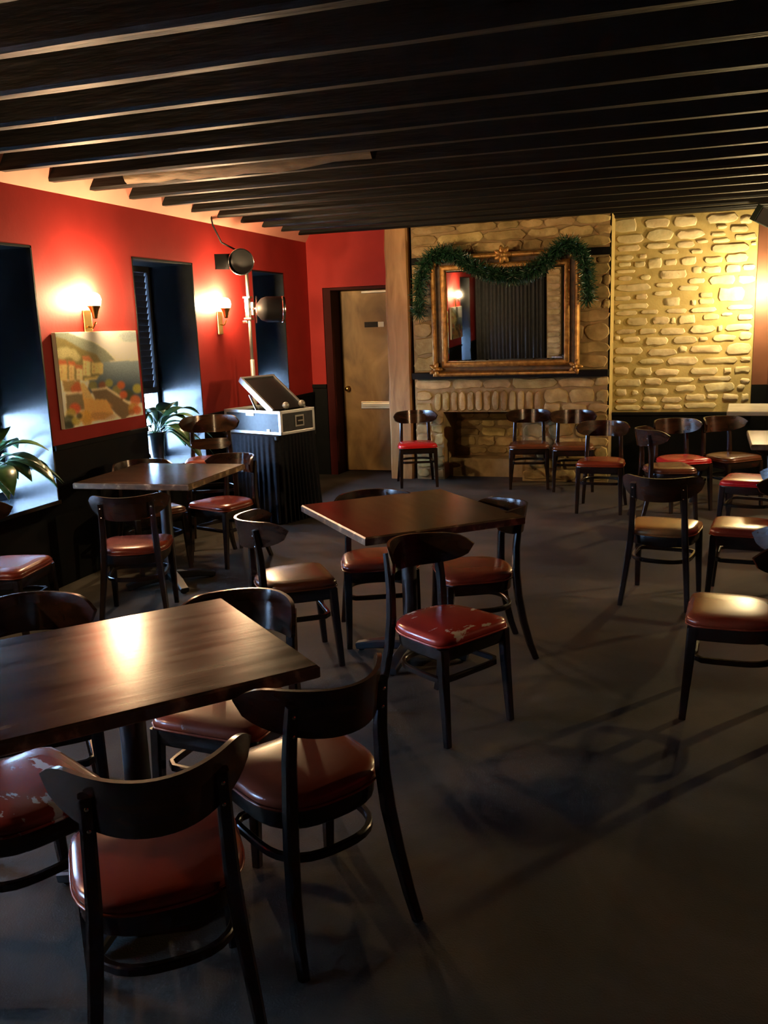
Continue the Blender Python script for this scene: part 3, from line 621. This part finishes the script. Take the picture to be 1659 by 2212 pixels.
# ---------------------------------------------------------------- landscape canvas on the left wall
CW = [(80, 230), (1400, 172), (1545, 1545), (235, 1832)]             # the print's own layout frame
def hom(src):
    A = []; bb = []
    for (u, v), (x, y) in zip(((0, 0), (1, 0), (1, 1), (0, 1)), src):
        A.append([u, v, 1, 0, 0, 0, -u*x, -v*x]); bb.append(x)
        A.append([0, 0, 0, u, v, 1, -u*y, -v*y]); bb.append(y)
    return np.append(np.linalg.solve(np.array(A, float), np.array(bb, float)), 1).reshape(3, 3)
def paint(nu, nv):
    H = hom(CW); u, v = np.meshgrid((np.arange(nu)+.5)/nu, (np.arange(nv)+.5)/nv)
    P = H @ np.stack([u.ravel(), v.ravel(), np.ones(u.size)]); X = P[0]/P[2]; Y = P[1]/P[2]
    col = np.zeros((u.size, 3)); g = lambda *c: np.array([(t/255)**2.2 for t in c])
    def inp(poly):
        r_ = np.zeros(X.size, bool); j = len(poly)-1
        for i in range(len(poly)):
            xi, yi = poly[i]; xj, yj = poly[j]
            cnd = ((yi > Y) != (yj > Y)) & (X < (xj-xi)*(Y-yi)/((yj-yi) or 1e-9)+xi); r_ ^= cnd; j = i
        return r_
    def fill(poly, c, a=1.0): k = inp(poly); col[k] = col[k]*(1-a)+g(*c)*a
    def blob(x, y, r_, c, a=1.0, ry=None):
        k = np.clip(1.25-np.sqrt(((X-x)/r_)**2+((Y-y)/(ry or r_))**2), 0, 0.35)/0.35*a; col[:] = col*(1-k[:, None])+g(*c)*k[:, None]
    t = np.clip((Y-200)/450, 0, 1)[:, None]; col[:] = g(205, 220, 225)*(1-t)+g(228, 220, 190)*t       # sky
    blob(1300, 270, 190, (150, 165, 168), .7, 80); blob(900, 330, 240, (232, 228, 200), .8, 90)
    fill([(0, 180), (330, 230), (520, 300), (720, 370), (900, 480), (1070, 650), (860, 700), (0, 760)], (128, 138, 124))   # headland
    fill([(0, 260), (250, 330), (520, 480), (760, 560), (860, 720), (860, 1000), (0, 1000)], (118, 108, 62))
    t = np.clip((Y-660)/420, 0, 1)[:, None]; k = inp([(840, 690), (1700, 620), (1800, 1400), (600, 1200), (640, 1000), (860, 880)]); col[k] = (g(132, 152, 162)*(1-t)+g(40, 66, 90)*t)[k]   # sea
    for x, y, r_ in ((180, 560, 90), (260, 540, 80), (370, 560, 70), (430, 620, 60)): blob(x, y, r_, (178, 170, 120), .8)
    for x0, x1, y0, y1, c in ((140, 270, 730, 1010, (214, 180, 112)), (300, 390, 740, 1030, (206, 176, 118)), (430, 530, 800, 990, (220, 196, 140)), (540, 660, 660, 920, (216, 200, 136)), (680, 870, 700, 880, (210, 190, 120))):
        fill([(x0, y0), (x1, y0), (x1, y1), (x0, y1)], c)
        for wy in range(y0+50, y1-40, 70): fill([(x0+25, wy), (x0+50, wy), (x0+50, wy+36), (x0+25, wy+36)], (150, 112, 62), .7)
    fill([(130, 665), (250, 665), (280, 745), (130, 745)], (176, 92, 48)); fill([(290, 680), (400, 690), (420, 750), (290, 750)], (180, 96, 50)); fill([(400, 740), (520, 740), (540, 810), (400, 800)], (172, 100, 56)); fill([(520, 600), (640, 590), (720, 690), (540, 670)], (186, 112, 66))
    fill([(560, 960), (800, 920), (760, 980), (560, 1010)], (196, 176, 104)); fill([(180, 1010), (480, 1000), (520, 1180), (220, 1200)], (150, 122, 70))
    for x, y, r_ in ((440, 1090, 60), (400, 1150, 70), (470, 1140, 50)): blob(x, y, r_, (172, 78, 34), .9)
    for x, y, r_, c in ((700, 1080, 70, (112, 112, 62)), (860, 1070, 60, (118, 70, 44)), (970, 1030, 60, (132, 134, 66)), (1100, 1140, 70, (120, 112, 62)), (1170, 1060, 60, (170, 84, 34)), (1440, 1110, 70, (150, 146, 62)), (1290, 1230, 90, (52, 62, 40))): blob(x, y, r_, c)
    fill([(680, 1160), (930, 1110), (1180, 1270), (1360, 1390), (1330, 1560), (1200, 1640), (1080, 1540), (900, 1320), (740, 1320)], (104, 84, 58))  # wall
    fill([(670, 1140), (930, 1095), (1180, 1250), (1170, 1285), (925, 1130), (680, 1170)], (206, 190, 152)); fill([(1200, 1285), (1370, 1370), (1360, 1405), (1200, 1320)], (214, 198, 160))
    fill([(240, 1240), (540, 1215), (560, 1480), (260, 1560)], (112, 98, 70)); fill([(260, 1215), (520, 1190), (530, 1215), (265, 1245)], (214, 196, 156))
    fill([(480, 1040), (560, 1040), (720, 1310), (930, 1310), (1060, 1540), (900, 1640), (560, 1720), (560, 1450), (520, 1200)], (206, 158, 86))   # path
    blob(800, 1420, 200, (214, 152, 78), .5, 90); blob(860, 1590, 220, (150, 102, 52), .6, 70)
    fill([(480, 1040), (560, 1040), (700, 1290), (560, 1300)], (198, 168, 104))
    for x, y, r_, c in ((1210, 1220, 60, (184, 84, 36)), (1410, 1310, 80, (188, 98, 44)), (1380, 1440, 80, (176, 128, 46)), (1440, 1470, 70, (190, 88, 34)), (1350, 1510, 50, (150, 90, 40)),
                        (400, 1480, 90, (192, 74, 36)), (330, 1560, 80, (160, 140, 56)), (300, 1700, 110, (44, 56, 26)), (420, 1690, 70, (170, 156, 62)), (560, 1600, 100, (196, 146, 52)), (600, 1690, 80, (186, 140, 56)), (470, 1600, 50, (60, 58, 30)), (290, 1780, 80, (28, 36, 18))): blob(x, y, r_, c, .9)
    im = col.reshape(nv, nu, 3)
    for _ in range(2):
        pd = np.pad(im, ((1, 1), (1, 1), (0, 0)), 'edge')
        im = sum(pd[i:i+nv, j:j+nu]*k for (i, j), k in zip(((0, 0), (0, 1), (0, 2), (1, 0), (1, 1), (1, 2), (2, 0), (2, 1), (2, 2)), (1, 2, 1, 2, 4, 2, 1, 2, 1)))/16
    rg = np.random.default_rng(4); im = im*(1+0.07*rg.standard_normal((nv, nu, 1)))
    return np.clip(im*1.55, 0, .92)
def canvas(y0, y1, z0, z1, label, img, xw=XL):
    t = thing('painting', (xw, (y0+y1)/2, z0), -PI/2, label, 'painting', None)
    wd, hh = y1-y0, z1-z0
    mb = MB(); mb.box(-wd/2, wd/2, 0.002, 0.032, 0, hh); mb.build('stretcher_frame', CANVAS, t, bevel=0.003)
    nv, nu = img.shape[:2]; e_ = 0.003
    vs = [(-wd/2+e_+(wd-2*e_)*(nu-i)/nu, 0.0335, e_+(hh-2*e_)*(1-j/nv)) for j in range(nv+1) for i in range(nu+1)]
    fs = [(j*(nu+1)+i, (j+1)*(nu+1)+i, (j+1)*(nu+1)+i+1, j*(nu+1)+i+1) for j in range(nv) for i in range(nu)]
    me = bpy.data.meshes.new('picture'); me.from_pydata(vs, [], fs)
    at = me.color_attributes.new('paint', 'FLOAT_COLOR', 'CORNER')
    c4 = np.ones((nu*nv, 4, 4), np.float32); c4[:, :, :3] = img.reshape(-1, 1, 3); at.data.foreach_set('color', c4.ravel())
    M = mat('oil_paint', (1, 1, 1), 0.42, spec=0.4); N, L, b_ = nodes(M); a = N.new('ShaderNodeAttribute'); a.attribute_name = 'paint'; L.new(a.outputs['Color'], b_.inputs['Base Color'])
    me.materials.append(M); o = bpy.data.objects.new('picture', me); C.objects.link(o); o.parent = t
    return t
img = paint(150, 110)
canvas(5.03, 5.975, 1.055, 1.695, 'unframed oil landscape of a coastal village and sea on the red wall', img)
canvas(0.98, 1.92, 1.10, 1.69, 'second canvas on the red wall, seen only in the gilt mirror', img[::2, ::-2]*0.5+0.02)

# ---------------------------------------------------------------- plants on the sills
def plant(x, y, z, label, seed, n, lmin, lmax, pot_h=0.19, lean=(0, 0), ylim=(0, 1)):
    t = thing('potted_plant', (x, y, z), 0, label, 'plant', 'potted plants on the window sills')
    q = random.Random(seed)
    mb = MB(); mb.lathe([(0, 0), (.055, 0), (.058, .01), (.05, .03), (.066, pot_h*.8), (.076, pot_h), (.068, pot_h), (.06, pot_h*.86), (0, pot_h*.86)], 24); pt = mb.build('pot', POT, t, True)
    mb = MB(); mb.lathe([(0, .012), (.03, .01), (.062, 0)], 16, Matrix.Translation((0, 0, pot_h*.86))); mb.build('soil', SOIL, pt, True)
    for i in range(n):
        az = 2*PI*(i*0.381966)+q.uniform(-.3, .3); L_ = q.uniform(lmin, lmax); el = q.uniform(.5, 1.45); W = L_*q.uniform(.13, .18)
        p = Vector((q.uniform(-.02, .02), q.uniform(-.02, .02), pot_h*.85)); d = Vector((math.cos(az)*math.cos(el), math.sin(az)*math.cos(el), math.sin(el))); d += Vector((lean[0], lean[1], 0))*.5; d.normalize()
        mb = MB(); pts = [p.copy()]; k = 11
        for s_ in range(k):
            p = p+d*(L_*1.35/k); pts.append(p.copy()); d = (d+Vector((0, 0, -.17-.06*s_/k))+Vector((math.cos(az), math.sin(az), 0))*.05).normalized()
        sd = Vector((-math.sin(az), math.cos(az), 0)); rows = []
        for s_, pp in enumerate(pts):
            u_ = s_/k; wv = .004 if u_ < .3 else W*math.sin(PI*min(1, (u_-.3)/.7)**.8)+.002
            rows.append((pp-sd*wv+Vector((0, 0, wv*.25)), pp, pp+sd*wv+Vector((0, 0, wv*.25))))
        vs = []
        for r_ in rows:                                             # leaves stay inside the window reveal
            for v in r_:
                wx = max(x+v.x, XO+.05)
                wy = min(max(y+v.y, ylim[0]+.02), ylim[1]-.02) if wx < XL+.04 else y+v.y
                vs.append(Vector((wx-x, wy-y, max(v.z, .015))))
        mb.add(vs, [(a*3+j, a*3+j+1, a*3+j+4, a*3+j+3) for a in range(k) for j in range(2)])
        o = mb.build('leaf', LEAF, t, True); md = o.modifiers.new('thick', 'SOLIDIFY'); md.thickness = .0015
    return t
plant(-4.05, 6.38, SILL, 'leafy green plant in a dark pot on the middle window sill', 11, 30, .26, .42, .28, (.45, .2), (6.05, 6.96))
plant(-4.06, 4.46, SILL, 'leafy plant on the first window sill at the left picture edge', 12, 24, .28, .42, .28, (.45, .3), (4.02, 4.93))

# ---------------------------------------------------------------- disc jockey corner: skirted table, road case, light stand
C0 = Vector((-3.183, 6.95, 0)); eL = Vector((-0.662, 0.25, 0)).normalized(); eR = Vector((0.25, 0.662, 0)).normalized()
CASEW, CASED, CZ, CHH = 0.70, 0.42, 0.779, 0.20
rz = math.atan2(eR.y, eR.x)
ctr = C0+eL*CASEW/2+eR*CASED/2                                       # local x = eR, local y = eL
st = thing('skirted_table', (ctr.x, ctr.y, 0), rz, 'small table draped in a black pleated skirt below the open road case', 'table')
mb = MB(); mb.box(-.25, .25, -.33, .33, 0.735, 0.770); mb.build('tabletop', BLACK, st, bevel=.004)
mb = MB(); per = []
def rr(hx, hy, c, n):
    out = []
    for i in range(n):
        a = 2*PI*i/n; k = (abs(math.cos(a))**7+abs(math.sin(a))**7)**(-1/7); out.append((hx*k*math.cos(a), hy*k*math.sin(a), a))
    return out
rs = []
for z, g, am in ((0.772, 0, 0), (0.76, .006, .001), (0.5, .012, .009), (0.25, .02, .014), (0.012, .03, .018)):
    rs.append([Vector(((.262+g)*x/.26+math.cos(a)*am*math.sin(a*44), (.342+g)*y/.34+math.sin(a)*am*math.sin(a*44), z)) for x, y, a in rr(.26, .34, 0, 264)])
mb.rings(rs, False, False); mb.build('skirt', CLOTH, st, True)
mb = MB(); mb.box(-.262, .262, -.342, .342, .770, .774); mb.build('cloth_top', CLOTH, st, bevel=.002)
for sx in (-1, 1):
    for sy in (-1, 1):
        mb = MB(); mb.tube([(sx*.2, sy*.28, 0), (sx*.2, sy*.28, .735)], .015, 8); mb.build('leg', BLACK, st, True)
cs = thing('road_case', (ctr.x, ctr.y, CZ), rz, 'open black road case with aluminium edges and tilted lid', 'case')
hx, hy = CASED/2, CASEW/2
mb = MB(); wl_ = .012
mb.box(-hx, hx, -hy, hy, 0, .012); mb.box(-hx, -hx+wl_, -hy, hy, 0, CHH); mb.box(hx-wl_, hx, -hy, hy, 0, CHH); mb.box(-hx, hx, -hy, -hy+wl_, 0, CHH); mb.box(-hx, hx, hy-wl_, hy, 0, CHH)
mb.build('case_body', CASEP, cs)
mb = MB(); ew = .022; pr = .004
for sx in (-1, 1):
    for sy in (-1, 1):
        x, y = sx*hx, sy*hy; mb.box(min(x+sx*pr, x-sx*ew), max(x+sx*pr, x-sx*ew), min(y+sy*pr, y-sy*ew), max(y+sy*pr, y-sy*ew), 0, CHH)
for z0, z1 in ((-.002, ew), (CHH-ew, CHH+.004)):
    for sx in (-1, 1): x = sx*hx; mb.box(min(x+sx*pr, x-sx*.014), max(x+sx*pr, x-sx*.014), -hy-pr, hy+pr, z0, z1)
    for sy in (-1, 1): y = sy*hy; mb.box(-hx-pr, hx+pr, min(y+sy*pr, y-sy*.014), max(y+sy*pr, y-sy*.014), z0, z1)
mb.build('edge_trim', ALU, cs, bevel=.002)
mb = MB(); mb.box(-hx+wl_, hx-wl_, -hy+wl_, hy-wl_, .14, .15); mb.build('mixer_panel', BLACK, cs)
def plateq(name, M, w_, h_, material, inner=True):
    mb = MB(); mb.box(-w_, w_, -.006, 0, -h_, h_, 0, M)
    o = mb.build(name, material, cs, bevel=.002)
    if inner:
        mb = MB(); mb.box(-w_*.72, w_*.72, -.009, -.005, -h_*.72, h_*.72, 0, M); mb.build('recess', BLACK, o)
        mb = MB(); mb.tube([M @ Vector((-w_*.5, -.014, 0)), M @ Vector((w_*.5, -.014, 0))], .007, 8); mb.build('grip', GREYM, o, True)
plateq('handle', Matrix.Translation((hx*0+.02, -hy, CHH*.52)), .055, .05, GREYM)   # right-hand face (toward -y local)
plateq('latch', Matrix.Translation((-hx, .02, CHH-.02)) @ Matrix.Rotation(-PI/2, 4, 'Z'), .05, .026, ALU, False)
plateq('latch', Matrix.Translation((-hx, -.2, .03)) @ Matrix.Rotation(-PI/2, 4, 'Z'), .018, .014, ALU, False)
# lid, hinged across the case and leaning back over its far half
lid = bpy.data.objects.new('lid', None)
Ml = Matrix.Translation((0, -hy+.12, CHH-.02)) @ Matrix.Rotation(math.radians(36), 4, 'X')
mb = MB(); mb.box(-hx+.012, hx-.012, 0, .46, 0, .035, 0, Ml); lid = mb.build('lid', BLACK, cs, bevel=.003)
mb = MB()
for x0, x1 in ((-hx+.004, -hx+.026), (hx-.026, hx-.004)): mb.box(x0, x1, -.004, .464, -.006, .045, 0, Ml)
mb.box(-hx+.004, hx-.004, .445, .466, -.006, .045, 0, Ml); mb.build('lid_trim', ALU, lid, bevel=.002)
mb = MB(); mb.tube([(-hx+.008, -.06, CHH), (-hx+.008, 0.02, CHH+.135)], 0, rect=(.022, .006)); mb.build('lid_stay', ALU, lid)
for k, (x, y) in enumerate(((-.10, -hy+.035), (.10, -hy+.035))):
    p = ctr+eR*x+eL*y
    t = thing('microphone', (p.x, p.y, CZ+CHH+.004), rz, 'round grey microphone head on the %s end of the road case rim' % ('left', 'right')[k], 'microphone', 'microphones on the road case')
    mb = MB(); mb.lathe([(0, 0), (.016, 0), (.019, .012), (.012, .018), (0, .018)], 14); mb.build('handle', BLACK, t, True)
    mb = MB(); mb.lathe([(0, .012)]+[(.030*math.sin(a), .040-.030*math.cos(a)) for a in [PI*i/10 for i in range(2, 10)]]+[(0, .070)], 16); mb.build('grille', GREYM, t, True)
LX, LY = -3.745, 7.63
ls = thing('light_stand', (LX, LY, 0), 0, 'tall stage light pole with two lamp cans and chrome clamps by the left wall', 'light stand')
mb = MB(); mb.tube([(0, 0, .05), (0, 0, 1.40)], .02, 12); mb.build('lower_pole', GREYM, ls, True)
mb = MB(); mb.tube([(0, 0, 1.35), (0, 0, 2.20)], .015, 12); mb.build('upper_pole', GREYM, ls, True)
mb = MB(); mb.lathe([(0, 0), (.085, 0), (.088, .012), (.03, .03), (.024, .06), (0, .06)], 24); mb.build('base', BLACK, ls, True)
mb = MB(); mb.box(-.045, .03, -.03, .03, 1.76, 1.78); mb.box(-.045, .03, -.03, .03, 1.955, 1.975); mb.box(-.03, .012, -.026, .026, 1.77, 1.965); mb.box(-.06, -.015, -.03, .03, 1.73, 1.755); mb.box(.03, .055, -.02, .02, 1.80, 1.92)
mb.build('clamp', CHROME, ls, bevel=.004)
def par_can(M, r, L_, name):
    mb = MB(); mb.lathe([(0, -.06), (r*.45, -.058), (r*.85, -.02), (r, .03), (r, L_), (r*.97, L_), (r*.95, .06), (0, .05)], 28, M); o = mb.build(name, BLACK, ls, True); sm(o, .6)
    mb = MB(); mb.lathe([(r*1.0, L_-.03), (r*1.05, L_-.03), (r*1.05, L_), (r*.96, L_)], 28, M); mb.build('rim', CHROME, o, True)
    mb = MB(); mb.lathe([(0, L_-.03), (r*.5, L_-.034), (r*.95, L_-.045)], 24, M); mb.build('lens', mat('dark_lens', (.02, .02, .02), .12), o, True)
    return o
def aim(p, d):
    d = Vector(d).normalized(); return Matrix.Translation(p) @ d.to_track_quat('Z', 'Y').to_matrix().to_4x4()
p1 = par_can(aim((-.035, -.03, 2.285), (.42, -.85, -.12)), .112, .12, 'lamp_can')
mb = MB(); mb.add([(-.115, -.38, 2.33), (-.10, -.10, 2.35), (-.10, -.10, 2.21), (-.115, -.38, 2.20), (-.107, -.38, 2.33), (-.092, -.10, 2.35), (-.092, -.10, 2.21), (-.107, -.38, 2.20)], [(0, 1, 2, 3), (7, 6, 5, 4), (0, 4, 5, 1), (1, 5, 6, 2), (2, 6, 7, 3), (3, 7, 4, 0)]); mb.build('barn_door', BLACK, p1)
mb = MB(); mb.tube([(0, 0, 2.19), (-.02, .03, 2.23), (-.07, .05, 2.26)], .01); mb.build('yoke', GREYM, ls, True)
par_can(aim((.17, -.05, 1.85), (.82, .50, -.03)), .115, .19, 'lamp_can')
mb = MB(); mb.tube([(.02, 0, 1.86), (.07, -.02, 1.86), (.12, -.04, 1.86)], .013); mb.tube([(.10, -.06, 1.73), (.10, -.03, 1.97)], .010); mb.build('yoke', CHROME, ls, True)
# ceiling cable, speaker
mb = MB(); mb.tube([(XL+.03, 7.28, 2.70), (XL+.03, 7.32, 2.58), (XL+.05, 7.42, 2.44), (LX-.03, LY-.02, 2.36)], .008, 6)
tag(mb.build('cable', BLACK, None, True), 'dark cable hanging from the beams down to the stage light', 'cable')
sp = thing('speaker', (0.765, 9.32, 2.53), 0.35, 'small dark loudspeaker under the beams at the top right', 'speaker')
sp.rotation_euler = (0.25, 0.45, 0.3)
mb = MB(); mb.box(-.10, .13, -.08, .08, -.075, .075); mb.build('cabinet', mat('speaker_green_black', (.02, .035, .026), .5), sp, bevel=.006)
mb = MB(); mb.box(-.09, .12, -.088, -.078, -.066, .066); mb.build('grille', BLACK, sp, bevel=.003)
mb = MB(); mb.tube([(.02, .07, .02), (.02, .16, .06)], .014); mb.build('bracket', GREYM, sp)
